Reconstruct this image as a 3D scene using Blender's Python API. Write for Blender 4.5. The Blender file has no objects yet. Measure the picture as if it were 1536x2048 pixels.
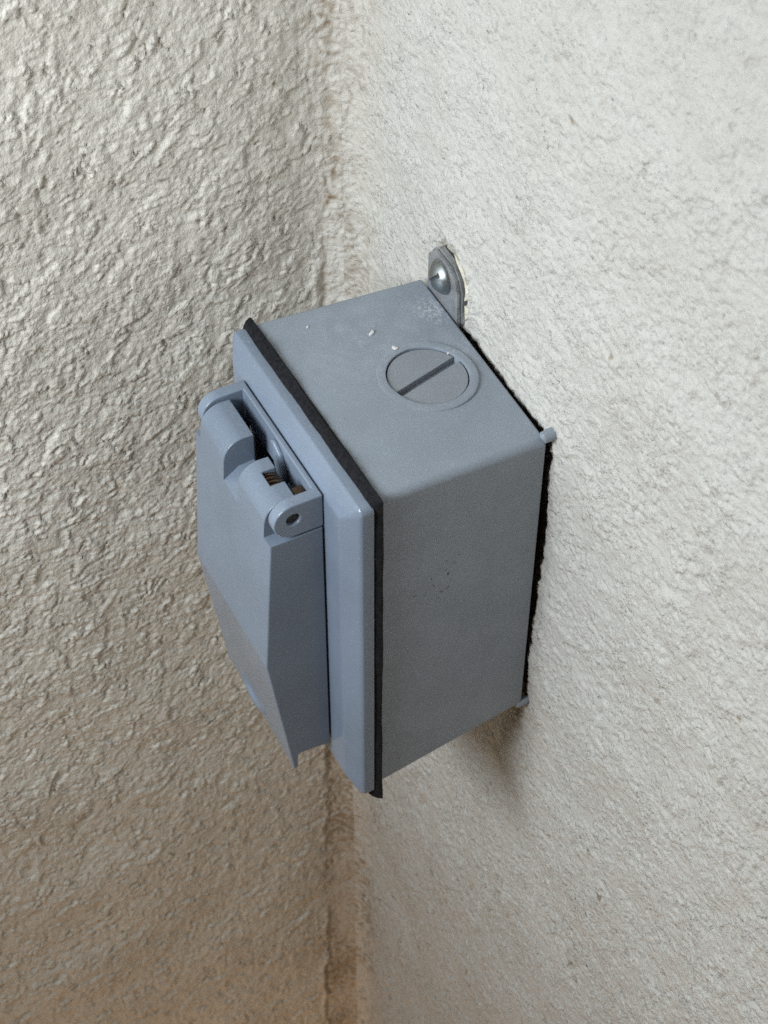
import bpy, bmesh, math
import numpy as np
from mathutils import Vector, Matrix

S = 0.001                      # all lengths below are millimetres
scene = bpy.context.scene
C = scene.collection

# ------------------------------------------------------------------ camera
cam_pos = (304.705, -168.452, 406.952)
R = ((0.46002887, 0.88789601, 0.00375807),
     (0.66219987, -0.34026745, -0.66761471),
     (-0.59149368, 0.30961063, -0.74449747))
cd = bpy.data.cameras.new('camera')
cd.sensor_fit = 'VERTICAL'
cd.sensor_height = 36.0
cd.sensor_width = 27.0
cd.lens = 3500.0 / 2048.0 * 36.0
cd.clip_start = 0.02
cd.clip_end = 20.0
cd.dof.use_dof = True
cd.dof.focus_distance = 0.45
cd.dof.aperture_fstop = 38.0
cam = bpy.data.objects.new('camera', cd)
C.objects.link(cam)
M = Matrix.Identity(4)
for i in range(3):
    M[i][0] = R[0][i]
    M[i][1] = -R[1][i]
    M[i][2] = -R[2][i]
    M[i][3] = cam_pos[i] * S
cam.matrix_world = M
scene.camera = cam

# ------------------------------------------------------------------ world and lamps
w = bpy.data.worlds.new('World')
scene.world = w
w.use_nodes = True
bg = w.node_tree.nodes['Background']
bg.inputs[0].default_value = (1.0, 0.73, 0.47, 1)
bg.inputs[1].default_value = 0.135


def area(name, loc, target, size, watts, col):
    d = bpy.data.lights.new(name, 'AREA')
    d.shape = 'DISK'
    d.size = size * S
    d.energy = watts
    d.color = col
    o = bpy.data.objects.new(name, d)
    C.objects.link(o)
    o.location = Vector(loc) * S
    o.rotation_euler = (Vector(target) - Vector(loc)).to_track_quat('-Z', 'Y').to_euler()
    return o


# a work lamp in front of the box, a second one nearer the left wall and a room light farther back;
# an unseen warm fill, added low down, warms the lower corner
area('work_lamp', (52, -400, 430), (10, -20, 60), 150, 0.64, (0.88, 0.95, 1.0))
area('side_lamp', (106, -320, 255), (-43, -110, 20), 120, 1.0, (0.90, 0.96, 1.0))
area('room_lamp', (60, -900, 900), (0, -40, 60), 260, 1.7, (0.86, 0.95, 1.0))
area('low_warm_fill', (140, -160, -760), (-43, -30, -380), 160, 0.62, (1.0, 0.62, 0.34))

vs = scene.view_settings
vs.view_transform = 'Standard'
vs.look = 'None'
vs.exposure = 0.0
vs.gamma = 1.0
vs.use_curve_mapping = False
scene.cycles.use_denoising = False
scene.cycles.max_bounces = 4
scene.cycles.diffuse_bounces = 3
scene.cycles.glossy_bounces = 3
scene.cycles.sample_clamp_indirect = 1.2
scene.cycles.blur_glossy = 1.0
scene.cycles.use_light_tree = True


# ------------------------------------------------------------------ node helpers
class NT:
    def __init__(self, name):
        self.m = bpy.data.materials.new(name)
        self.m.use_nodes = True
        self.t = self.m.node_tree
        self.b = self.t.nodes['Principled BSDF']
        self.co = self.n('ShaderNodeTexCoord').outputs['Object']

    def n(self, kind, **kw):
        nd = self.t.nodes.new(kind)
        for k, v in kw.items():
            setattr(nd, k, v)
        return nd

    def link(self, a, b):
        self.t.links.new(a, b)

    def noise(self, scale, detail=3, rough=0.55, dist=0.0, vec=None):
        nd = self.n('ShaderNodeTexNoise')
        nd.inputs['Scale'].default_value = scale
        nd.inputs['Detail'].default_value = detail
        nd.inputs['Roughness'].default_value = rough
        nd.inputs['Distortion'].default_value = dist
        self.link(vec or self.co, nd.inputs['Vector'])
        return nd.outputs[0]

    def ramp(self, f, a, b, va=0.0, vb=1.0):
        nd = self.n('ShaderNodeMapRange')
        nd.interpolation_type = 'SMOOTHSTEP'
        self.link(f, nd.inputs[0])
        for i, v in enumerate((a, b, va, vb)):
            nd.inputs[i + 1].default_value = v
        return nd.outputs[0]

    def math(self, op, a, b):
        nd = self.n('ShaderNodeMath', operation=op)
        for i, v in enumerate((a, b)):
            if isinstance(v, (int, float)):
                nd.inputs[i].default_value = v
            else:
                self.link(v, nd.inputs[i])
        return nd.outputs[0]

    def mix(self, f, a, b):
        nd = self.n('ShaderNodeMix', data_type='RGBA')
        if isinstance(f, (int, float)):
            nd.inputs[0].default_value = f
        else:
            self.link(f, nd.inputs[0])
        for i, v in ((6, a), (7, b)):
            if isinstance(v, tuple):
                nd.inputs[i].default_value = (*v, 1)
            else:
                self.link(v, nd.inputs[i])
        return nd.outputs[2]

    def attr(self, name):
        nd = self.n('ShaderNodeAttribute')
        nd.attribute_name = name
        return nd.outputs['Fac']

    def near(self, p, rad):
        """1 at point p (mm), falling to 0 at rad (mm)"""
        nd = self.n('ShaderNodeVectorMath', operation='DISTANCE')
        self.link(self.co, nd.inputs[0])
        nd.inputs[1].default_value = tuple(c * S for c in p)
        return self.ramp(nd.outputs['Value'], rad * S, rad * S * 0.15)

    def bump(self, h, strength, dist, prev=None):
        nd = self.n('ShaderNodeBump')
        nd.inputs['Strength'].default_value = strength
        nd.inputs['Distance'].default_value = dist * S
        self.link(h, nd.inputs['Height'])
        if prev is not None:
            self.link(prev, nd.inputs['Normal'])
        return nd.outputs[0]

    def set(self, **kw):
        for k, v in kw.items():
            k = k.replace('_', ' ')
            if isinstance(v, (int, float)):
                self.b.inputs[k].default_value = v
            elif isinstance(v, tuple):
                self.b.inputs[k].default_value = (*v, 1)
            else:
                self.link(v, self.b.inputs[k])
        return self.m


def wall_material(name, col_a, col_b, stain_shade, grain=1.0, rough=0.8):
    t = NT(name)
    big = t.noise(28, 4, 0.6)
    c = t.mix(t.ramp(big, 0.35, 0.65), col_a, col_b)
    sp = t.noise(520, 2, 0.5)
    c = t.mix(t.ramp(sp, 0.66, 0.76, 0, 0.35), c, tuple(x * 0.55 for x in col_a))
    c = t.mix(t.attr('join'), c, (0.63, 0.61, 0.56))
    c = t.mix(t.attr('dirt_and_shade'), c, stain_shade)
    c = t.mix(t.attr('bare_shade'), c, (0.05, 0.034, 0.02))  # near-black brown carries the painted shade of the gap
    gr = t.noise(950, 3, 0.7)
    c = t.mix(t.ramp(gr, 0.42, 0.30, 0, 0.30), c, tuple(x * 0.70 for x in col_a))
    c = t.mix(t.ramp(gr, 0.58, 0.72, 0, 0.35), c, tuple(min(0.82, x * 1.22) for x in col_a))
    g1 = t.noise(700, 4, 0.65)
    vo = t.n('ShaderNodeTexVoronoi')
    vo.inputs['Scale'].default_value = 620
    wv = t.n('ShaderNodeVectorMath', operation='ADD')
    sc = t.n('ShaderNodeVectorMath', operation='SCALE')
    nz = t.n('ShaderNodeTexNoise')
    nz.inputs['Scale'].default_value = 500
    t.link(t.co, nz.inputs['Vector'])
    t.link(nz.outputs[1], sc.inputs[0])
    sc.inputs['Scale'].default_value = 0.0016
    t.link(t.co, wv.inputs[0])
    t.link(sc.outputs[0], wv.inputs[1])
    t.link(wv.outputs[0], vo.inputs['Vector'])
    grit = t.math('MULTIPLY', t.math('SUBTRACT', 1.0, vo.outputs['Distance']), t.ramp(t.noise(160, 3, 0.6), 0.35, 0.6))
    g2 = t.noise(1900, 2, 0.6)
    b = t.bump(grit, 0.7, 0.45 * grain)
    b = t.bump(g1, 0.7, 0.5 * grain, b)
    b = t.bump(g2, 0.7, 0.2 * grain, b)
    t.set(Base_Color=c, Roughness=rough, Normal=b)
    t.b.inputs['Specular IOR Level'].default_value = 0.45
    return t.m


def paint_material(name, col, rough, peel, dust=None, scratches=None, spec=0.5):
    t = NT(name)
    big = t.noise(45, 3, 0.6)
    c = t.mix(t.ramp(big, 0.3, 0.7), tuple(x * 0.93 for x in col), tuple(min(1, x * 1.05) for x in col))
    fine = t.noise(1500, 2, 0.6)
    c = t.mix(t.ramp(fine, 0.60, 0.76, 0, 0.35), c, tuple(min(1, x * 1.8) for x in col))
    if dust:
        for p, rad, thr, amt in dust:
            m = t.near(p, rad)
            c = t.mix(t.math('MULTIPLY', m, t.ramp(t.noise(220, 4, 0.6), 0.4, 0.75, 0, 0.35 * amt)), c, (0.55, 0.60, 0.70))
            sn = t.noise(900, 4, 0.7)
            v = t.math('MULTIPLY', t.ramp(t.math('ADD', sn, t.math('MULTIPLY', m, 0.22)), thr, thr + 0.12), m)
            c = t.mix(t.math('MULTIPLY', v, amt), c, (0.72, 0.75, 0.80))
    if scratches:
        for p, rad, thr in scratches:
            m = t.near(p, rad)
            sn = t.noise(620, 3, 0.6, 0.4)
            v = t.math('MULTIPLY', t.ramp(sn, thr, thr + 0.03), m)
            c = t.mix(v, c, (0.02, 0.022, 0.03))
    pe = t.noise(650, 3, 0.6)
    b = t.bump(pe, peel, 0.12)
    rn = t.noise(120, 3, 0.6)
    t.set(Base_Color=c, Roughness=t.ramp(rn, 0.3, 0.7, rough * 0.85, rough * 1.15), Normal=b)
    t.b.inputs['Specular IOR Level'].default_value = spec
    return t.m


def metal_material(name, col, rough, metallic=1.0):
    t = NT(name)
    n1 = t.noise(300, 4, 0.65)
    c = t.mix(t.ramp(n1, 0.35, 0.7), col, tuple(x * 0.6 for x in col))
    t.set(Base_Color=c, Roughness=t.ramp(n1, 0.3, 0.7, rough * 0.7, rough * 1.3), Metallic=metallic,
          Normal=t.bump(n1, 0.2, 0.1))
    return t.m


def plain_material(name, col, rough, scale=600, var=0.25, bump=0.4):
    t = NT(name)
    n1 = t.noise(scale, 4, 0.65)
    c = t.mix(t.ramp(n1, 0.3, 0.7), tuple(x * (1 - var) for x in col), tuple(x * (1 + var) for x in col))
    t.set(Base_Color=c, Roughness=rough, Normal=t.bump(n1, bump, 0.25))
    t.b.inputs['Specular IOR Level'].default_value = 0.2
    return t.m


MAT = {
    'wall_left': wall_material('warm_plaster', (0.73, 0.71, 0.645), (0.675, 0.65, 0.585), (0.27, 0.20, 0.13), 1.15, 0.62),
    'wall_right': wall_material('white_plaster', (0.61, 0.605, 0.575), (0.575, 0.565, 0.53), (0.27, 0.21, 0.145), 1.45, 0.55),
    'body': paint_material('grey_body_enamel', (0.255, 0.297, 0.352), 0.42, 0.16,
                           dust=[((15, -3, 113), 11, 0.66, 0.40), ((33, -5, 113), 14, 0.80, 0.5), ((20, -24, 113), 26, 0.84, 0.6)],
                           scratches=[((69, -29, 78), 14, 0.635)]),
    'cover': paint_material('blue_grey_gloss_enamel', (0.195, 0.242, 0.315), 0.2, 0.04),
    'lid': paint_material('blue_grey_lid_enamel', (0.172, 0.215, 0.280), 0.2, 0.04),
    'plug': paint_material('grey_plug_enamel', (0.25, 0.277, 0.315), 0.46, 0.14),
    'gasket': plain_material('black_foam_rubber', (0.011, 0.0115, 0.014), 0.9, 900, 0.5, 0.8),
    'zinc': metal_material('zinc_plated_steel', (0.42, 0.44, 0.465), 0.45, 0.55),
    'screw': metal_material('screw_steel', (0.42, 0.46, 0.47), 0.34),
    'dark_pin': metal_material('dark_steel', (0.06, 0.06, 0.065), 0.3),
    'spring': metal_material('tarnished_spring_steel', (0.15, 0.105, 0.075), 0.35),
    'flake': plain_material('white_paint_flake', (0.78, 0.78, 0.76), 0.7),
    'cream': plain_material('cream_torn_paint', (0.62, 0.59, 0.49), 0.85, 500, 0.3, 0.6),
    'brown': plain_material('brown_husk', (0.10, 0.045, 0.018), 0.6),
}


# ------------------------------------------------------------------ mesh helpers
def link_mesh(name, me, mat, parent=None, smooth=True):
    o = bpy.data.objects.new(name, me)
    C.objects.link(o)
    me.materials.clear()
    me.materials.append(mat)
    if smooth:
        me.shade_smooth()
        o.modifiers.new('weighted', 'WEIGHTED_NORMAL').keep_sharp = True
        try:
            me.set_sharp_from_angle(angle=math.radians(38))
        except Exception:
            pass
    if parent is not None:
        o.parent = parent
        o.matrix_parent_inverse = Matrix.Identity(4)
    return o


def shear(v):
    """the whole front cover hangs a degree and a half out of square"""
    return Vector((v[0], v[1], v[2] + 0.026 * (v[0] - 69.0)))


def ident(v):
    return Vector(v)


def finish(bm, name, mat, parent, bevel=0.0, seg=2, tf=ident, angle=30, smooth=True):
    bmesh.ops.recalc_face_normals(bm, faces=bm.faces)
    if bevel:
        es = [e for e in bm.edges if len(e.link_faces) == 2 and e.calc_face_angle(0) > math.radians(angle)]
        if es:
            bmesh.ops.bevel(bm, geom=es, offset=bevel, segments=seg, profile=0.5, affect='EDGES', clamp_overlap=True)
    for v in bm.verts:
        v.co = tf(v.co) * S
    me = bpy.data.meshes.new(name)
    bm.to_mesh(me)
    bm.free()
    return link_mesh(name, me, mat, parent, smooth)


def prism(bm, prof, x0, x1, axis=0):
    """extrude a closed (a, b) outline along axis; axis 0 outline is (y, z), 1 is (x, z), 2 is (x, y)"""
    def p(a, b, t):
        return ((t, a, b), (a, t, b), (a, b, t))[axis]
    lo = [bm.verts.new(p(a, b, x0)) for a, b in prof]
    hi = [bm.verts.new(p(a, b, x1)) for a, b in prof]
    n = len(prof)
    fs = [bm.faces.new(lo[::-1]), bm.faces.new(hi)]
    for i in range(n):
        fs.append(bm.faces.new((lo[i], lo[(i + 1) % n], hi[(i + 1) % n], hi[i])))
    return fs


def box(bm, x0, x1, y0, y1, z0, z1):
    return prism(bm, [(y0, z0), (y1, z0), (y1, z1), (y0, z1)], x0, x1)


def circle(cx, cy, r, n, a0=0.0, a1=2 * math.pi, closed=True):
    m = n if closed else n - 1
    return [(cx + r * math.cos(a0 + (a1 - a0) * i / m), cy + r * math.sin(a0 + (a1 - a0) * i / m)) for i in range(n)]


def raw_object(bm, name):
    bmesh.ops.recalc_face_normals(bm, faces=bm.faces)
    me = bpy.data.meshes.new(name)
    bm.to_mesh(me)
    bm.free()
    o = bpy.data.objects.new(name, me)
    C.objects.link(o)
    return o


def boolean(base, cutters):
    """exact difference of base and each cutter; returns a bmesh and removes the source objects"""
    for c in cutters:
        md = base.modifiers.new('cut', 'BOOLEAN')
        md.operation = 'DIFFERENCE'
        md.solver = 'EXACT'
        md.object = c
    dg = bpy.context.evaluated_depsgraph_get()
    me = bpy.data.meshes.new_from_object(base.evaluated_get(dg))
    bm = bmesh.new()
    bm.from_mesh(me)
    bpy.data.meshes.remove(me)
    for o in [base] + cutters:
        m = o.data
        bpy.data.objects.remove(o)
        bpy.data.meshes.remove(m)
    bmesh.ops.remove_doubles(bm, verts=bm.verts, dist=0.002)
    bmesh.ops.dissolve_limit(bm, angle_limit=math.radians(1.0), verts=bm.verts, edges=bm.edges)
    return bm


def tube(bm, pts, rad, n=8):
    rings = []
    for i, p in enumerate(pts):
        p = Vector(p)
        d = Vector(pts[min(i + 1, len(pts) - 1)]) - Vector(pts[max(i - 1, 0)])
        d.normalize()
        a = d.orthogonal().normalized() if i == 0 else (rings[-1][1] - d * rings[-1][1].dot(d)).normalized()
        b = d.cross(a)
        rr = rad[i] if isinstance(rad, (list, tuple)) else rad
        rings.append(([bm.verts.new(p + (a * math.cos(2 * math.pi * k / n) + b * math.sin(2 * math.pi * k / n)) * rr) for k in range(n)], a))
    for (r0, _), (r1, _) in zip(rings, rings[1:]):
        for k in range(n):
            bm.faces.new((r0[k], r0[(k + 1) % n], r1[(k + 1) % n], r1[k]))
    bm.faces.new(rings[0][0][::-1])
    bm.faces.new(rings[-1][0])


def empty(name, loc):
    o = bpy.data.objects.new(name, None)
    C.objects.link(o)
    o.empty_display_size = 0.01
    return o


def tag(o, label=None, cat=None, group=None, kind=None):
    if label:
        o['label'] = label
    if cat:
        o['category'] = cat
    if group:
        o['group'] = group
    if kind:
        o['kind'] = kind
    return o


# ------------------------------------------------------------------ the two plastered walls
GAP = 2.4          # the box stands this far off the right-hand wall
LEFT = -43.0       # plane of the left-hand wall
CELL = 0.5
FIL = 13.0         # radius of the plaster cove in the corner
rng = np.random.default_rng(11)


def spectrum(nv, nu, lam, width, ang=0.0, stretch=1.0):
    """band-limited periodic noise, wavelength lam mm, elongated along ang (radians, from +u)"""
    fu = np.fft.fftfreq(nu, CELL)[None, :]
    fv = np.fft.fftfreq(nv, CELL)[:, None]
    a = fu * math.cos(ang) + fv * math.sin(ang)
    b = -fu * math.sin(ang) + fv * math.cos(ang)
    f = np.sqrt((a * stretch) ** 2 + b ** 2) + 1e-9
    filt = np.exp(-(np.log(f * lam) / width) ** 2)
    n = np.fft.ifft2(np.fft.fft2(rng.standard_normal((nv, nu))) * filt).real
    return (n - n.mean()) / n.std()


def sample(F, u, v):
    nv, nu = F.shape
    u = u / CELL
    v = v / CELL
    iu = np.floor(u).astype(int)
    iv = np.floor(v).astype(int)
    fu = u - iu
    fv = v - iv
    g = lambda a, b: F[a % nv, b % nu]
    return (g(iv, iu) * (1 - fu) + g(iv, iu + 1) * fu) * (1 - fv) + (g(iv + 1, iu) * (1 - fu) + g(iv + 1, iu + 1) * fu) * fv


def sstep(a, b, x):
    t = np.clip((x - a) / (b - a), 0, 1)
    return t * t * (3 - 2 * t)


def axis_lines(segments):
    """segments: (start, stop, step); joined without repeats"""
    out = []
    for a, b, s in segments:
        n = max(1, int(round((b - a) / s)))
        out.extend(np.linspace(a, b, n, endpoint=False))
    out.append(segments[-1][1])
    return np.array(out)


def powerlaw(nv, nu, lmax, lmin, beta, ang=0.0, stretch=1.0):
    """broad-band periodic noise between two wavelengths (mm), amplitude ~ wavelength ** beta"""
    fu = np.fft.fftfreq(nu, CELL)[None, :]
    fv = np.fft.fftfreq(nv, CELL)[:, None]
    a = fu * math.cos(ang) + fv * math.sin(ang)
    b = -fu * math.sin(ang) + fv * math.cos(ang)
    f = np.sqrt((a * stretch) ** 2 + b ** 2) + 1e-9
    filt = f ** -beta * np.exp(-(f * lmin) ** 4 * 0.5) * (1 - np.exp(-(f * lmax) ** 4))
    n = np.fft.ifft2(np.fft.fft2(rng.standard_normal((nv, nu))) * filt).real
    return (n - n.mean()) / n.std()


def relief(kind, U, V):
    """plaster height in mm at wall coordinates U (along the wall) and V (up)"""
    nv, nu = 1440, 560
    if kind == 'left':
        ang, st = math.radians(48), 1.7
    else:
        ang, st = math.radians(8), 1.9
    w1 = powerlaw(nv, nu, 24, 3, 1.7)
    w2 = powerlaw(nv, nu, 24, 3, 1.7)
    Uw = U + 1.5 * sample(w1, U, V)
    Vw = V + 1.5 * sample(w2, U, V)
    n1 = sample(powerlaw(nv, nu, 13, 1.3, 1.55, ang, st), Uw, Vw)
    n2 = sample(powerlaw(nv, nu, 4.5, 1.1, 1.2, ang, 1.25), U, V)
    low = sample(spectrum(nv, nu, 70, 0.5), U, V)
    msk2 = sstep(-0.8, 1.0, sample(spectrum(nv, nu, 40, 0.5), U, V))
    pit = sample(spectrum(nv, nu, 4.2, 0.45), Uw, Vw)
    # lumpy plaster: rounded swellings with sharp creases between them, grit on top
    A = np.abs(n1)
    B = np.abs(sample(powerlaw(nv, nu, 5.0, 1.3, 1.3, ang, 1.3), Uw, Vw))
    G = np.abs(sample(powerlaw(nv, nu, 2.6, 1.0, 1.0, ang, 1.1), U, V))
    A, B, G = (1.5 * np.tanh(x / 1.5) for x in (A, B, G))
    flat = sstep(-1.0, 0.5, sample(spectrum(nv, nu, 26, 0.5), U, V))       # some patches were trowelled smooth

    # torn trowel lips: thin broken crevices, one side standing higher than the other
    lips = 0.0
    for k, (lam, wid, dep, stp) in enumerate(((17, 0.045, 0.60, 0.26), (9, 0.06, 0.45, 0.18), (5, 0.08, 0.30, 0.10))):
        f = sample(powerlaw(nv, nu, lam, 1.5, 1.7, ang + (0.0, 0.35, -0.3)[k], (2.0, 1.8, 1.5)[k]), Uw, Vw)
        m = sstep(0.1, 0.9, sample(spectrum(nv, nu, (16, 10, 8)[k], 0.6), U, V))
        lips = lips + m * (stp * np.tanh(f / (2 * wid)) - dep * np.exp(-((f - wid) / wid) ** 2))
    if kind == 'left':
        h = 0.15 * A * (0.35 + 0.65 * msk2) + (0.26 * B + 0.19 * G) * (0.35 + 0.65 * flat) + 0.05 * n2 + 0.4 * low
        h += 1.3 * lips
        h -= 0.8 * sstep(2.3, 2.9, pit)
    else:
        h = 0.22 * A * (0.35 + 0.65 * msk2) + (0.44 * B + 0.34 * G) * (0.35 + 0.65 * flat) + 0.06 * n2 + 0.4 * low
        h += 0.85 * lips
        h -= 0.7 * sstep(2.2, 2.9, pit)
    return h, pit, low


def grid_mesh(name, X, Y, Z, mat, attrs):
    nr, nc = X.shape
    co = np.empty((nr * nc, 3), np.float32)
    co[:, 0] = X.ravel() * S
    co[:, 1] = Y.ravel() * S
    co[:, 2] = Z.ravel() * S
    idx = np.arange(nr * nc, dtype=np.int32).reshape(nr, nc)
    q = np.stack([idx[:-1, :-1], idx[:-1, 1:], idx[1:, 1:], idx[1:, :-1]], -1).reshape(-1, 4)
    me = bpy.data.meshes.new(name)
    me.vertices.add(len(co))
    me.vertices.foreach_set('co', co.ravel())
    me.loops.add(q.size)
    me.loops.foreach_set('vertex_index', q.ravel())
    me.polygons.add(len(q))
    me.polygons.foreach_set('loop_start', np.arange(0, q.size, 4, dtype=np.int32))
    for k, a in attrs.items():
        at = me.attributes.new(k, 'FLOAT', 'POINT')
        at.data.foreach_set('value', np.clip(a, 0, 1).astype(np.float32).ravel())
    me.update(calc_edges=True)
    me.validate()
    o = bpy.data.objects.new(name, me)
    C.objects.link(o)
    me.materials.append(mat)
    me.shade_smooth()
    return o




def cove(t):
    """how far the cove stands off a wall at distance t from the corner, past the corner as well"""
    s = np.clip(FIL - t, 0, FIL * 0.98)
    return FIL - np.sqrt(np.maximum(FIL * FIL - s * s, 0))


NVC, NUC = 1440, 128
corner_field = 0.30 * np.abs(powerlaw(NVC, NUC, 7, 1.3, 1.4)) + 0.18 * np.abs(powerlaw(NVC, NUC, 2.8, 1.0, 1.1)) + 0.30 * powerlaw(NVC, NUC, 40, 6, 1.6)


def into_cove(h, t, V, side):
    """both walls run into one shared strip of relief in the cove and turn their displacement with its curve"""
    sn = np.clip((FIL - t) / FIL, 0, math.sqrt(0.5))
    cs = np.sqrt(1 - sn * sn)
    d = side * (math.pi / 4 - np.arcsin(sn)) * FIL
    wgt = sstep(FIL + 3, FIL * 0.45, t)
    hc = sample(corner_field, d + 32, V + 1400)
    return h * (1 - wgt) + hc * wgt, sn, cs


zl = axis_lines([(-1100, -700, 30), (-700, -450, 6), (-450, -130, 0.9), (-130, 215, 0.55), (215, 270, 1.2), (270, 600, 12)])

# left wall: U = y, V = z, faces +x
yl = axis_lines([(-600, -230, 12), (-230, -170, 2), (-170, GAP - FIL, 0.55), (GAP - FIL, GAP - FIL * (1 - math.sqrt(0.5)), 0.4)])
U, V = np.meshgrid(yl, zl)
h, pit, low = relief('left', U + 400, V + 1400)
wob = 1.0 * np.sin(V / 17.0) + 0.7 * np.sin(V / 6.3 + 1.0) + 0.4 * np.sin(V / 2.7)
seam = U - (-5.5 + 0.018 * (V - 100) + wob)
sg = np.exp(-(seam / 0.9) ** 2)
seam_on = sstep(-0.5, 0.6, np.sin(V / 31.0) + 0.6 * np.sin(V / 11.0 + 2))
h -= 0.55 * sg * (0.25 + 0.75 * seam_on)
h += 0.55 * np.exp(-((seam + 2.6) / 1.3) ** 2) * seam_on
line2 = U - (-13.0 + 0.018 * (V - 100) + 0.5 * wob)
h -= 0.30 * np.exp(-(line2 / 0.45) ** 2) * sstep(0.0, 0.7, np.sin(V / 23.0 + 1))
dirt_and_shade = 0.50 * sg * (0.3 + 0.7 * seam_on) * (0.3 + 0.7 * sstep(-90, 40, V)) + 0.32 * np.exp(-((seam - 1.2) / 3.6) ** 2) * sstep(-0.8, 1.4, pit + low)
dn = sstep(0.4, 1.6, pit + 0.7 * low)
dirt_and_shade += 0.15 * np.exp(-((GAP - U) / 15.0) ** 2) * sstep(-0.5, 1.0, 0.6 * pit + 0.9 * low + 0.5 * np.sin(V / 19.0))
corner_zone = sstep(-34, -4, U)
dirt_and_shade += 0.22 * dn * corner_zone + 0.4 * sstep(2.0, 2.7, pit)
dirt_and_shade += sstep(40, -280, V) * (0.16 + 0.26 * corner_zone + 0.14 * dn)  # warm, dimmer light low on the wall, painted into the colour
h, sn, cs = into_cove(h, GAP - U, V, -1)
h -= 0.75 * sg * (0.2 + 0.8 * seam_on) * (0.25 + 0.75 * sstep(-90, 40, V))
dirt_and_shade += 0.30 * np.exp(-((GAP - U - 5.0) / 8.0) ** 2) * sstep(10, -50, V) * (0.6 + 0.4 * np.tanh(pit))
h += 0.35 * np.exp(-((seam + 2.2) / 1.0) ** 2) * seam_on
Xl = LEFT + h * cs + cove(GAP - U)
Yl = U - h * sn
wl = grid_mesh('wall_left', Xl, Yl, V, MAT['wall_left'], {'dirt_and_shade': dirt_and_shade, 'bare_shade': 0 * U, 'join': sstep(-22, GAP - FIL * 0.27, U)})
tag(wl, 'warm grey rough plaster wall left of the box, with warm low light painted brown towards the bottom', 'wall', kind='structure')

# right wall: U = x, V = z, faces -y; the box hangs on it
xl = axis_lines([(LEFT + FIL * (1 - math.sqrt(0.5)), LEFT + FIL, 0.4), (LEFT + FIL, 190, 0.55), (190, 240, 2), (240, 600, 12)])
U, V = np.meshgrid(xl, zl)
h, pit, low = relief('right', U + 300, V + 1400)
zone = sstep(-2, -40, U)
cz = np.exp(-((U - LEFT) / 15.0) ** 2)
dn = sstep(0.3, 1.5, pit + 0.6 * low)
dirt_and_shade = 0.35 * dn * zone * sstep(-14, -34, U) + 0.15 * sstep(2.1, 2.8, pit)
dirt_and_shade += sstep(30, -260, V) * (0.15 + 0.16 * dn)  # the same warm falloff of light painted down this wall
lowpit = sstep(1.55, 2.1, pit) * sstep(60, -60, V)
dirt_and_shade += 0.40 * lowpit
h -= 0.45 * lowpit
dirt_and_shade += 0.15 * cz * sstep(-0.5, 1.0, 0.6 * pit + 0.9 * low + 0.5 * np.sin(V / 19.0)) * sstep(190, 110, V) + 0.28 * cz * sstep(10, -60, V) * (0.6 + 0.4 * np.tanh(pit))
# patches of grey scuff above the box
for (px, pz, r) in ((38, 158, 14), (78, 132, 16), (60, 205, 18), (95, -40, 16), (30, -190, 30)):
    d2 = ((U - px) / (1.6 * r)) ** 2 + ((V - pz) / r) ** 2
    dirt_and_shade += 0.25 * np.exp(-d2 * 1.5) * sstep(0.9, 1.8, pit)
for (px, pz, r) in ((83.6, 150.7, 1.0), (118, 168, 0.9), (96, 118, 0.8), (146, 96, 0.9), (112, 64, 1.0), (60, 196, 0.9), (128, -86, 1.2), (104, -22, 1.4), (112, -34, 1.8)):
    d = np.sqrt((U - px) ** 2 + (V - pz) ** 2)
    dirt_and_shade += 0.95 * sstep(r, r * 0.4, d)
    h -= 0.5 * sstep(r, r * 0.3, d)
# bare unpainted plaster behind the box, darkened to paint in the gap's shade
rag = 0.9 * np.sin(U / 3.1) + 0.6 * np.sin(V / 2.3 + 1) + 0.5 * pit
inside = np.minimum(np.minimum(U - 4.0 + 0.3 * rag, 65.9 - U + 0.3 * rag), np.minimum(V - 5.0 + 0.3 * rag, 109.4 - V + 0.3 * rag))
bare_shade = sstep(-0.6, 0.8, inside)
h -= 0.5 * bare_shade
# torn hole in the paint round the top lug
dl = np.sqrt(((U - 14.5) / 1.0) ** 2 + ((V - 118.5) / 1.15) ** 2) + 0.6 * pit
h -= 1.6 * sstep(10.6, 9.2, dl)
h += 0.9 * np.exp(-((dl - 11.6) / 0.9) ** 2) * sstep(6, 14, U)
dirt_and_shade += 0.35 * sstep(10.6, 9.4, dl)
# box shadow painted brown, and crumbled plaster below the lower lug
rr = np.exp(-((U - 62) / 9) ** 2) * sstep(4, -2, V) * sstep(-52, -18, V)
dirt_and_shade += 0.22 * rr * (0.6 + 0.4 * np.tanh(pit))
h += 0.9 * np.exp(-(((U - 60) / 8) ** 2 + ((V + 6) / 6) ** 2)) * np.tanh(1.5 * pit)
h, sn, cs = into_cove(h, U - LEFT, V, 1)
Yr = GAP - h * cs - cove(U - LEFT)
Xr = U + h * sn
wr = grid_mesh('wall_right', Xr[:, ::-1], Yr[:, ::-1], V[:, ::-1], MAT['wall_right'], {'dirt_and_shade': dirt_and_shade[:, ::-1], 'bare_shade': bare_shade[:, ::-1], 'join': sstep(-14, LEFT + FIL * 0.27, U)[:, ::-1]})
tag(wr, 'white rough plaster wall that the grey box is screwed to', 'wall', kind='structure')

# ------------------------------------------------------------------ the outlet box
ob = empty('outlet_box', (0, 0, 0))
tag(ob, 'blue grey weatherproof electrical outlet box with spring lid screwed into a plaster corner', 'outlet box')

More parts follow.
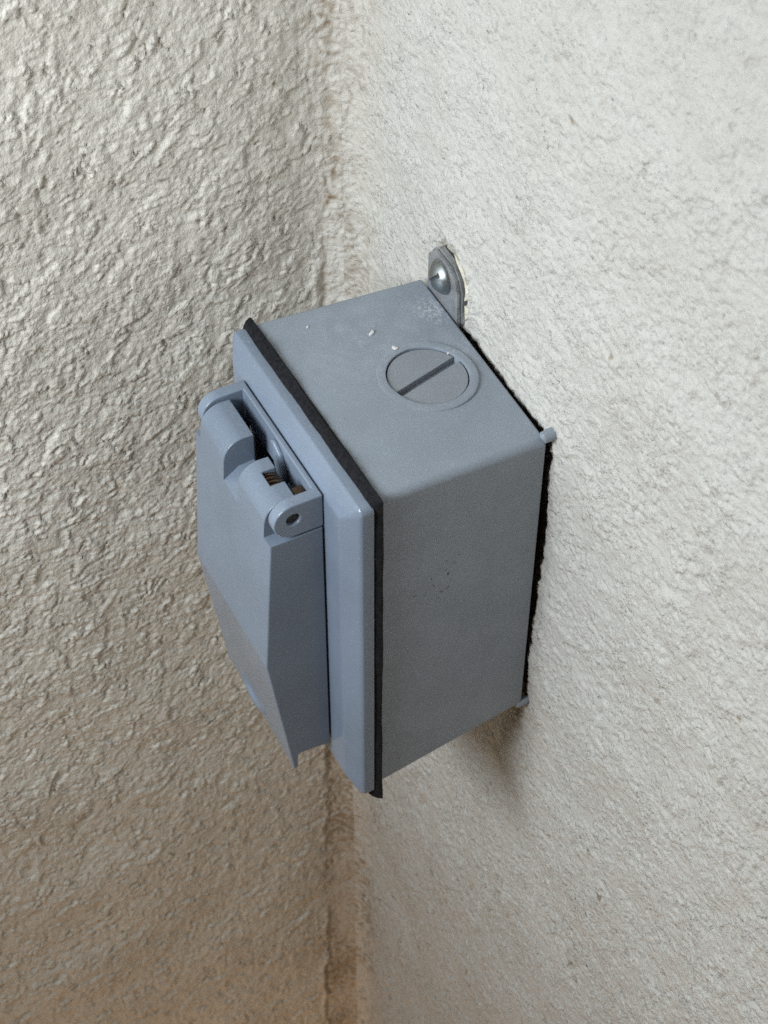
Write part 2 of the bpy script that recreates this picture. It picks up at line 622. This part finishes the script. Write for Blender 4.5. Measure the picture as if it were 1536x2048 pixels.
# cast body: slightly tapered towards the wall
bm = bmesh.new()
fr = [(0, -46, -0.6), (69.15, -46, -1.1), (69.15, -45.8, 114.9), (0, -46, 113.4)]
bk = [(2.2, 0, 4.0), (67.0, 0, 4.2), (66.9, -0.6, 110.7), (2.2, 0, 112.0)]
vf = [bm.verts.new(p) for p in fr]
vb = [bm.verts.new(p) for p in bk]
bm.faces.new(vf)
bm.faces.new(vb[::-1])
for i in range(4):
    bm.faces.new((vf[i], vb[i], vb[(i + 1) % 4], vf[(i + 1) % 4]))
bmesh.ops.recalc_face_normals(bm, faces=bm.faces)
es = [e for e in bm.edges if abs(e.verts[0].co.y - e.verts[1].co.y) > 10]
bmesh.ops.bevel(bm, geom=es, offset=2.0, segments=5, profile=0.5, affect='EDGES')
es = [e for e in bm.edges if all(v.co.y > -1.5 for v in e.verts)]
bmesh.ops.bevel(bm, geom=es, offset=0.7, segments=3, profile=0.5, affect='EDGES')
body0 = raw_object(bm, 'body_raw')


def top_z(x, y):
    """height of the body's top face"""
    t = (y + 46.0) / 46.0
    s = x / 69.0
    return (113.4 * (1 - s) + 114.9 * s) * (1 - t) + (112.0 * (1 - s) + 110.7 * s) * t


PX, PY = 36.3, -16.2
# tilt of the top face, used for the boss and the plug
e1 = Vector((10, 0, top_z(PX + 5, PY) - top_z(PX - 5, PY))).normalized()
e2 = Vector((0, 10, top_z(PX, PY + 5) - top_z(PX, PY - 5))).normalized()
e3 = e1.cross(e2).normalized()
e2 = e3.cross(e1)
PO = Vector((PX, PY, top_z(PX, PY)))


def on_top(p):
    return PO + e1 * p[0] + e2 * p[1] + e3 * p[2]


bm = bmesh.new()
prism(bm, circle(0, 0, 10.25, 56), -4.0, 3.0, axis=2)
for v in bm.verts:
    v.co = on_top(v.co)
cut = raw_object(bm, 'cut')
bm = boolean(body0, [cut])
body = finish(bm, 'body', MAT['body'], ob)

# low raised boss round the threaded hole
bm = bmesh.new()
prof = [(10.25, -1.5), (10.25, 0.5), (10.5, 0.68), (12.15, 0.68), (12.5, 0.5), (12.75, -0.3)]
N = 64
rings = []
for i in range(N):
    a = 2 * math.pi * i / N
    rings.append([bm.verts.new((r * math.cos(a), r * math.sin(a), z)) for r, z in prof])
for i in range(N):
    A, B = rings[i], rings[(i + 1) % N]
    for k in range(len(prof) - 1):
        bm.faces.new((A[k], B[k], B[k + 1], A[k + 1]))
finish(bm, 'hub_rim', MAT['body'], body, tf=on_top)

# slotted closure plug
bm = bmesh.new()
sa = math.atan2(18.9, -5.7)
hw = 0.95
rp = 9.95
for sgn in (1, -1):
    a = math.asin(hw / rp)
    pts = circle(0, 0, rp, 30, a, math.pi - a, closed=False)
    pts = [(x, y * sgn) for x, y in pts]
    ca, sn = math.cos(sa), math.sin(sa)
    pts = [(x * ca - y * sn, x * sn + y * ca) for x, y in pts]
    fs = prism(bm, pts, -1.9, 0.12, axis=2)
bmesh.ops.recalc_face_normals(bm, faces=bm.faces)
es = [e for e in bm.edges if all(v.co.z > 0.1 for v in e.verts)]
bmesh.ops.bevel(bm, geom=es, offset=0.22, segments=2, profile=0.5, affect='EDGES')
prism(bm, circle(0, 0, 10.2, 48), -3.9, -1.85, axis=2)
finish(bm, 'closure_plug', MAT['plug'], ob, tf=on_top)

# stand-off beads on the rear corners
for (x, z, r) in ((66.0, 111.4, 1.65), (66.2, 4.6, 1.5), (3.0, 4.6, 1.5)):
    bm = bmesh.new()
    tube(bm, [(x, -1.6, z - 0.4), (x, -1.2, z - 0.2), (x, 1.2, z), (x, 2.1, z), (x, 2.6, z), (x, 2.8, z), (x, 2.9, z)], [r * 0.5, r * 0.9, r, r * 0.95, r * 0.78, r * 0.5, r * 0.2], 18)
    finish(bm, 'standoff_bead', MAT['body'], body)


# mounting lugs, diagonally opposite, each a bent steel strap of two layers
def lug(pts, tf, name='mounting_lug'):
    bm = bmesh.new()
    prism(bm, [tf(p) for p in pts], 0.15, 1.35, axis=1)
    o = finish(bm, name, MAT['zinc'], ob, bevel=0.25, seg=2)
    bm = bmesh.new()
    cx = 13.6
    prism(bm, [tf((cx + (x - cx) * 1.04, 112 + (z - 112) * 1.03)) for x, z in pts], 1.4, 3.1, axis=1)
    finish(bm, 'lug_plate', MAT['zinc'], o, bevel=0.3, seg=2)
    return o


lug_pts = [(5.8, 105), (5.8, 122.4), (8.9, 125.5), (16.6, 125.3), (19.4, 123.0), (21.0, 119.6), (21.6, 105)]
lug(lug_pts, lambda p: p)
lug([(x, 105 + (z - 105) * 0.62) for x, z in lug_pts], lambda p: (69.2 - p[0], 114.4 - p[1] + (-0.5)))

# screw in the upper lug
bm = bmesh.new()
prof = [(0.0, -3.0), (1.3, -2.95), (2.5, -2.6), (3.5, -1.9), (4.45, -0.9), (4.7, -0.15), (4.7, 0.2)]
n = 32
prev = None
for r, y in prof:
    ring = [bm.verts.new((13.2 + max(r, 0.02) * math.cos(2 * math.pi * k / n), y + 0.1, 120.2 + max(r, 0.02) * math.sin(2 * math.pi * k / n))) for k in range(n)]
    if prev:
        for k in range(n):
            bm.faces.new((prev[k], prev[(k + 1) % n], ring[(k + 1) % n], ring[k]))
    prev = ring
sc0 = raw_object(bm, 'screw_raw')
bm = bmesh.new()
box(bm, 8.2, 18.2, -4, -2.0, 119.75, 120.65)
bmesh.ops.rotate(bm, verts=bm.verts, cent=(13.2, 0, 120.2), matrix=Matrix.Rotation(math.radians(-52), 3, 'Y'))
cut = raw_object(bm, 'cut')
md = sc0.data
bm = bmesh.new()
bm.from_mesh(md)
bmesh.ops.holes_fill(bm, edges=[e for e in bm.edges if e.is_boundary])
bm.to_mesh(md)
bm.free()
bm = boolean(sc0, [cut])
finish(bm, 'mounting_screw', MAT['screw'], ob)


# ------------------------------------------------------------------ gasket, with a wavy squeezed edge
def rounded_rect(x0, x1, z0, z1, r, n=5, per=0):
    pts = []
    cs = [(x1 - r, z0 + r, -90), (x1 - r, z1 - r, 0), (x0 + r, z1 - r, 90), (x0 + r, z0 + r, 180)]
    for i, (cx, cz, a0) in enumerate(cs):
        for k in range(n + 1):
            a = math.radians(a0 + 90.0 * k / n)
            pts.append((cx + r * math.cos(a), cz + r * math.sin(a)))
        if per:
            nx, nz, na = cs[(i + 1) % 4]
            ax, az = pts[-1]
            a = math.radians(na)
            bx, bz = nx + r * math.cos(a), nz + r * math.sin(a)
            for k in range(1, per):
                pts.append((ax + (bx - ax) * k / per, az + (bz - az) * k / per))
    return pts


def loft(bm, levels, cap0=True, cap1=True):
    rings = []
    for pts, y in levels:
        rings.append([bm.verts.new((x, y if not callable(y) else y(x, z), z)) for x, z in pts])
    n = len(rings[0])
    for a, b in zip(rings, rings[1:]):
        for k in range(n):
            bm.faces.new((a[k], a[(k + 1) % n], b[(k + 1) % n], b[k]))
    if cap0:
        bm.faces.new(rings[0][::-1])
    if cap1:
        bm.faces.new(rings[-1])


bm = bmesh.new()
rg = np.random.default_rng(5)
lv = []
base = rounded_rect(-1.7, 70.7, -4.2, 115.9, 0.8, 3, 46)
ph = rg.uniform(0, 6.28, 8)


def wavy(pts, inset, amp, k):
    out = []
    for i, (x, z) in enumerate(pts):
        dx = -1 if x > 69.5 else (1 if x < -0.5 else 0)
        dz = -1 if z > 114.9 else (1 if z < -3.2 else 0)
        q = amp * (0.6 * math.sin((x + z) / 7.0 + ph[k % 8]) + 0.4 * math.sin((x * 1.3 - z) / 3.1 + ph[(k + 3) % 8]) + 0.35 * math.sin((x - z) / 14.0 + ph[1]) * 1.5 + 0.25 * rg.standard_normal())
        m = inset + q
        tail = 1.5 * max(0.0, 1 - math.hypot(x - 70.7, z + 4.2) / 6.0)
        out.append((x + dx * m + 0.4 * tail, z + dz * m - tail))
    return out


lv.append((wavy(base, 3.2, 0.0, 0), -45.7))
lv.append((wavy(base, 0.35, 0.22, 1), -45.9))
lv.append((wavy(base, -0.1, 0.22, 1), lambda x, z: -46.4 + 0.25 * math.sin((x + z) / 9)))
lv.append((wavy(base, 0.25, 0.22, 1), lambda x, z: -47.4 + 0.2 * math.sin((x - z) / 8)))
lv.append((wavy(base, 1.0, 0.2, 1), -48.6))
lv.append((wavy(base, 1.8, 0.1, 1), -49.3))
loft(bm, lv)
finish(bm, 'gasket', MAT['gasket'], ob, tf=shear)

# ------------------------------------------------------------------ cover plate: thin rim, broad bevel, flat front
bm = bmesh.new()
PXA, PXB, PZA, PZB = -0.7, 70.4, -2.2, 114.6


def inset(d, r):
    return rounded_rect(PXA + d, PXB - d, PZA + d, PZB - d, r, 6)


loft(bm, [(inset(0.5, 1.6), -48.0), (inset(0, 2.0), -48.4), (inset(0, 2.0), -51.0), (inset(0.12, 2.0), -51.4), (inset(0.55, 1.9), -51.85),
          (inset(1.1, 1.8), -52.15), (inset(5.2, 0.9), -54.15), (inset(5.8, 0.8), -54.4), (inset(6.6, 0.6), -54.5)])
plate = finish(bm, 'cover_plate', MAT['cover'], ob, tf=shear)
plate.data.set_sharp_from_angle(angle=math.radians(60))

# ------------------------------------------------------------------ hinge bracket (a U lying on the plate)
HY, HZ = -62.2, 104.2
bm = bmesh.new()
arc = [(HY + 5.3 * math.cos(a), HZ + 5.3 * math.sin(a)) for a in np.linspace(math.radians(90), math.radians(270), 18)]
prism(bm, [(-54.75, 98.9), (-54.75, 109.5)] + [(y, z) for y, z in arc], 12.4, 57.0)
base0 = raw_object(bm, 'bracket_raw')
bm = bmesh.new()
box(bm, 15.6, 53.8, -90, -56.2, 80, 130)
c1 = raw_object(bm, 'cut1')
bm = bmesh.new()
prism(bm, circle(HY - 0.2, HZ + 0.5, 1.75, 24), 55.4, 60)
c2 = raw_object(bm, 'cut2')
bm = boolean(base0, [c1, c2])
br = finish(bm, 'hinge_bracket', MAT['cover'], ob, bevel=0.4, seg=3, tf=shear)

# hinge pins in the two arms, the near one with a dished end
for x0, x1 in ((17.5, 12.9), (51.8, 56.3)):
    d = 1 if x1 > x0 else -1
    bm = bmesh.new()
    tube(bm, [(x0, HY - 0.2, HZ + 0.5), (x1 - d * 0.7, HY - 0.2, HZ + 0.5), (x1 - d * 0.2, HY - 0.2, HZ + 0.5), (x1, HY - 0.2, HZ + 0.5),
              (x1 - d * 0.05, HY - 0.2, HZ + 0.5), (x1 - d * 0.5, HY - 0.2, HZ + 0.5)], [1.3, 1.3, 1.5, 1.3, 0.9, 0.4], 20)
    finish(bm, 'hinge_pin', MAT['dark_pin'], ob, tf=shear)

# ------------------------------------------------------------------ spring lid
kc = (-62.6, 102.6)
arc = [(kc[0] + 5.75 * math.cos(a), kc[1] + 5.75 * math.sin(a)) for a in np.linspace(math.radians(180), math.radians(92), 12)]
prof = ([(-55.0, 9.6), (-63.8, 10.4), (-64.6, 9.6), (-64.7, 4.6), (-65.4, 3.9), (-66.1, 4.6), (-71.9, 53.6)] + arc
        + [(-55.0, 108.0)])
bm = bmesh.new()


def offset(poly, d):
    """shrink a closed outline by d with mitred corners"""
    n = len(poly)
    area2 = sum(poly[k][0] * poly[(k + 1) % n][1] - poly[(k + 1) % n][0] * poly[k][1] for k in range(n))
    sg_ = 1 if area2 > 0 else -1
    out = []
    for k in range(n):
        p0, p1, p2 = (Vector(poly[(k + q) % n]) for q in (-1, 0, 1))
        a = (p1 - p0).normalized()
        b = (p2 - p1).normalized()
        na = Vector((-a.y, a.x)) * sg_
        nb = Vector((-b.y, b.x)) * sg_
        m = (na + nb).normalized()
        out.append(tuple(p1 + m * min(d / max(0.3, m.dot(na)), 2.2 * d)))
    return out


ER = 0.45
layers = []
for a in (90, 60, 30, 0):
    a = math.radians(a)
    layers.append((57.1 - ER + ER * math.sin(a), ER * (1 - math.cos(a))))
layers = [(x, d) for x, d in layers]
layers += [(70.0 - x, d) for x, d in layers[::-1]]
rings = [[bm.verts.new((x, y, z)) for y, z in (offset(prof, d) if d > 0 else prof)] for x, d in layers]
n = len(prof)
for A, B in zip(rings, rings[1:]):
    for k in range(n):
        bm.faces.new((A[k], A[(k + 1) % n], B[(k + 1) % n], B[k]))
bm.faces.new(rings[0][::-1])
bm.faces.new(rings[-1])
lid0 = raw_object(bm, 'lid_raw')
cuts = []


def cutbox(*a):
    b = bmesh.new()
    box(b, *a)
    cuts.append(raw_object(b, 'cut'))


cutbox(10, 16.0, -80, -50, 98.3, 120)          # room for the bracket arms
cutbox(53.4, 60, -80, -50, 98.3, 120)
b = bmesh.new()                                # inside of the hollow lid
prism(b, [(-50, 12), (-63.4, 12.5), (-68.2, 54), (-66.2, 96), (-61.5, 97), (-50, 97)], 15.2, 54.8)
cuts.append(raw_object(b, 'cut'))
b = bmesh.new()                                # opening behind the knuckles into that hollow
prism(b, [(-50, 90), (-60.1, 90), (-60.1, 120), (-50, 120)], 15.9, 53.5)
cuts.append(raw_object(b, 'cut'))
b = bmesh.new()                                # notch between the knuckles, floor falling towards the front
prism(b, [(-50, 99.6), (-64.5, 99.6), (-75, 92.0), (-80, 120), (-50, 120)], 30.2, 38.4)
cuts.append(raw_object(b, 'cut'))
cutbox(42.6, 47.6, -63.7, -58, 101.0, 120)     # window over the spring
bm = boolean(lid0, cuts)
bmesh.ops.recalc_face_normals(bm, faces=bm.faces)
es = [e for e in bm.edges if len(e.link_faces) == 2 and e.calc_face_angle(0) > math.radians(40)
      and all(v.co.z > 98.8 and 14 < v.co.x < 56 and v.co.y < -59 for v in e.verts)]
bmesh.ops.bevel(bm, geom=es, offset=0.32, segments=3, profile=0.5, affect='EDGES', clamp_overlap=False)
bmesh.ops.remove_doubles(bm, verts=bm.verts, dist=0.01)
lid = finish(bm, 'lid', MAT['lid'], ob, tf=shear)
# the crease across the lid stays crisp, right round its rounded ends
sharp = lid.data.attributes.get('sharp_edge') or lid.data.attributes.new('sharp_edge', 'BOOLEAN', 'EDGE')
for e in lid.data.edges:
    a, b = (lid.data.vertices[k].co / S for k in e.vertices)
    if all(p.y < -70.5 and abs(p.z - 0.026 * (p.x - 69.0) - 53.6) < 0.7 for p in (a, b)):
        sharp.data[e.index].value = True

# thumb lip at the bottom of the lid: a shallow raised crescent
bm = bmesh.new()
nA, nB = 28, 8
rows = []
for i in range(nA + 1):
    a = math.pi * i / nA
    row = []
    for k in range(nB + 1):
        t = k / nB
        rad = 1.0 - 0.42 * t
        x = 32.8 - 9.2 * rad * math.cos(a)
        z = 14.4 - 9.6 * math.sin(a) * (1 - 0.50 * t) + 0.2
        lift = 1.0 * math.sin(a) ** 0.7 * math.sin(math.pi * min(1, t * 1.0)) ** 0.8
        y = -66.1 - (z - 4.6) * (5.8 / 49.0) - lift + 0.06
        row.append(bm.verts.new((x, y, z)))
    rows.append(row)
for i in range(nA):
    for k in range(nB):
        bm.faces.new((rows[i][k], rows[i + 1][k], rows[i + 1][k + 1], rows[i][k + 1]))
finish(bm, 'thumb_lip', MAT['lid'], lid, tf=shear)

# torsion spring round the pin, with a leg up against the bracket
bm = bmesh.new()
pts = []
turns = 7
for i in range(turns * 16 + 1):
    a = 2 * math.pi * i / 16
    pts.append((40.3 + 9.0 * i / (turns * 16), HY - 0.2 + 2.55 * math.sin(a), HZ + 0.2 + 2.55 * math.cos(a)))
pts += [(49.5, -58.5, 105.2), (49.7, -56.9, 104.2)]
tube(bm, pts, 0.5, 8)
sp = finish(bm, 'torsion_spring', MAT['spring'], ob, tf=shear)
# tongue of the bracket that the spring bears on
bm = bmesh.new()
prof2 = [(33.2, 108.0), (35.0, 108.7), (38.4, 107.0), (40.6, 103.0), (40.8, 98.6), (36.6, 97.6), (35.0, 101.5)]
prism(bm, prof2, -57.4, -56.1, axis=1)
finish(bm, 'spring_stop', MAT['cover'], br, bevel=0.5, seg=3, tf=shear)
bm = bmesh.new()
box(bm, 48.6, 51.2, -59.2, -56.3, 103.6, 106.2)
finish(bm, 'spring_seat', MAT['spring'], br, bevel=0.4, seg=2, tf=shear)

# ------------------------------------------------------------------ small loose things
def flake(name, loc, size, mat, seed, label, cat, group=None, normal='z'):
    """a thin curled chip of paint or husk, sizes in mm"""
    r = np.random.default_rng(seed)
    bm = bmesh.new()
    n = 9
    top, bot = [], []
    for k in range(n):
        a = 2 * math.pi * k / n
        q = r.uniform(0.7, 1.15)
        x = size[0] * 0.5 * math.cos(a) * q
        y = size[1] * 0.5 * math.sin(a) * q
        z = size[2] * (0.55 + 0.9 * (x / size[0]) ** 2 * 4 * 0.5 + r.uniform(-0.1, 0.1))
        top.append(bm.verts.new((x, y, z)))
        bot.append(bm.verts.new((x * 0.9, y * 0.9, max(-0.05, z - size[2] * 0.7))))
    c = bm.verts.new((0, 0, size[2] * 0.9))
    for k in range(n):
        bm.faces.new((top[k], top[(k + 1) % n], c))
        bm.faces.new((bot[k], bot[(k + 1) % n], top[(k + 1) % n], top[k]))
    bm.faces.new(bot[::-1])
    rz = Matrix.Rotation(r.uniform(0, 3.1), 3, 'Z')
    rx = {'z': Matrix.Identity(3), 'y': Matrix.Rotation(math.radians(90), 3, 'X'), 'x': Matrix.Rotation(math.radians(90), 3, 'Y')}[normal]
    L = Vector(loc)
    o = finish(bm, name, mat, None, tf=lambda v: rx @ (rz @ Vector(v)))
    o.location = L * S
    return tag(o, label, cat, group)


flake('paint_flake', (16.7, -21.5, top_z(16.7, -21.5)), (2.2, 1.0, 0.7), MAT['flake'], 3,
      'curled white paint flake lying alone on the box top left of the plug', 'paint flake', 'white paint flakes on the box')
flake('paint_flake', (24.4, -19.0, top_z(24.4, -19.0) + 0.5), (1.5, 1.2, 0.4), MAT['flake'], 4,
      'round white paint speck on the rim at the left of the round plug', 'paint flake', 'white paint flakes on the box')
flake('paint_flake', (31.0, -7.6, top_z(31.0, -7.6) + 0.15), (1.0, 0.7, 0.3), MAT['flake'], 5,
      'tiny white paint speck on the plug near the far end of its slot', 'paint flake', 'white paint flakes on the box')
flake('paint_flake', (7.8, -34.8, top_z(7.8, -34.8)), (0.9, 0.6, 0.3), MAT['flake'], 6,
      'tiny white paint speck near the front left corner of the box top', 'paint flake', 'white paint flakes on the box')

# shards of torn paint and plaster standing off the wall round the upper lug
def shard(pts, depth, tilt, seed):
    r = np.random.default_rng(seed)
    bm = bmesh.new()
    cx = sum(p[0] for p in pts) / len(pts)
    cz_ = sum(p[1] for p in pts) / len(pts)
    a, b = [], []
    for x, z in pts:
        y = GAP - depth - tilt * ((x - cx) * 0.5 + (z - cz_) * 0.2) + 0.15 * r.standard_normal()
        a.append(bm.verts.new((x, y, z)))
        b.append(bm.verts.new((x + 0.1, y + 0.45 + depth * 0.5, z)))
    m = bm.verts.new((cx, GAP - depth - 0.25, cz_))
    n = len(pts)
    for k in range(n):
        bm.faces.new((a[k], a[(k + 1) % n], m))
        bm.faces.new((a[k], b[k], b[(k + 1) % n], a[(k + 1) % n]))
    bm.faces.new(b)
    finish(bm, 'torn_paint', MAT['cream'], wr, smooth=False)


shard([(14.8, 127.6), (18.6, 127.9), (21.6, 126.2), (23.4, 123.4), (22.3, 123.6), (19.8, 125.9), (16.6, 126.4)], 0.5, 0.25, 1)
shard([(22.0, 124.2), (23.8, 124.6), (24.4, 121.2), (23.2, 119.4), (22.5, 121.6)], 0.9, -0.3, 2)
shard([(23.0, 120.4), (24.9, 121.9), (25.0, 118.4), (23.9, 115.6), (23.1, 117.7)], 0.6, 0.35, 3)
shard([(22.7, 117.4), (23.9, 118.3), (24.3, 114.6), (23.2, 112.9)], 0.9, -0.25, 4)
shard([(24.6, 123.8), (25.9, 122.6), (25.6, 119.3), (24.9, 120.9)], 0.3, 0.4, 5)


def husk(loc, label, rot):
    bm = bmesh.new()
    pts = [(-2.0, 0, 0.0), (-1.5, 0, 0.25), (-0.5, 0, 0.4), (0.6, 0, 0.35), (1.5, 0, 0.2), (2.0, 0, 0.0)]
    tube(bm, pts, [0.15, 0.45, 0.62, 0.6, 0.4, 0.12], 8)
    o = finish(bm, 'brown_husk', MAT['brown'], None)
    o.location = Vector(loc) * S
    o.rotation_euler = rot
    tag(o, label, 'debris', 'brown husks stuck in the corner')


husk((LEFT + 2.4, 0.0, 158.5), 'dark brown husk stuck in the wall corner near the top', (0.2, 0.1, 0.6))
husk((LEFT + 2.2, -2.0, -312.0), 'blurred dark brown husk stuck in the wall corner below the box', (0.1, 0.2, 0.6))
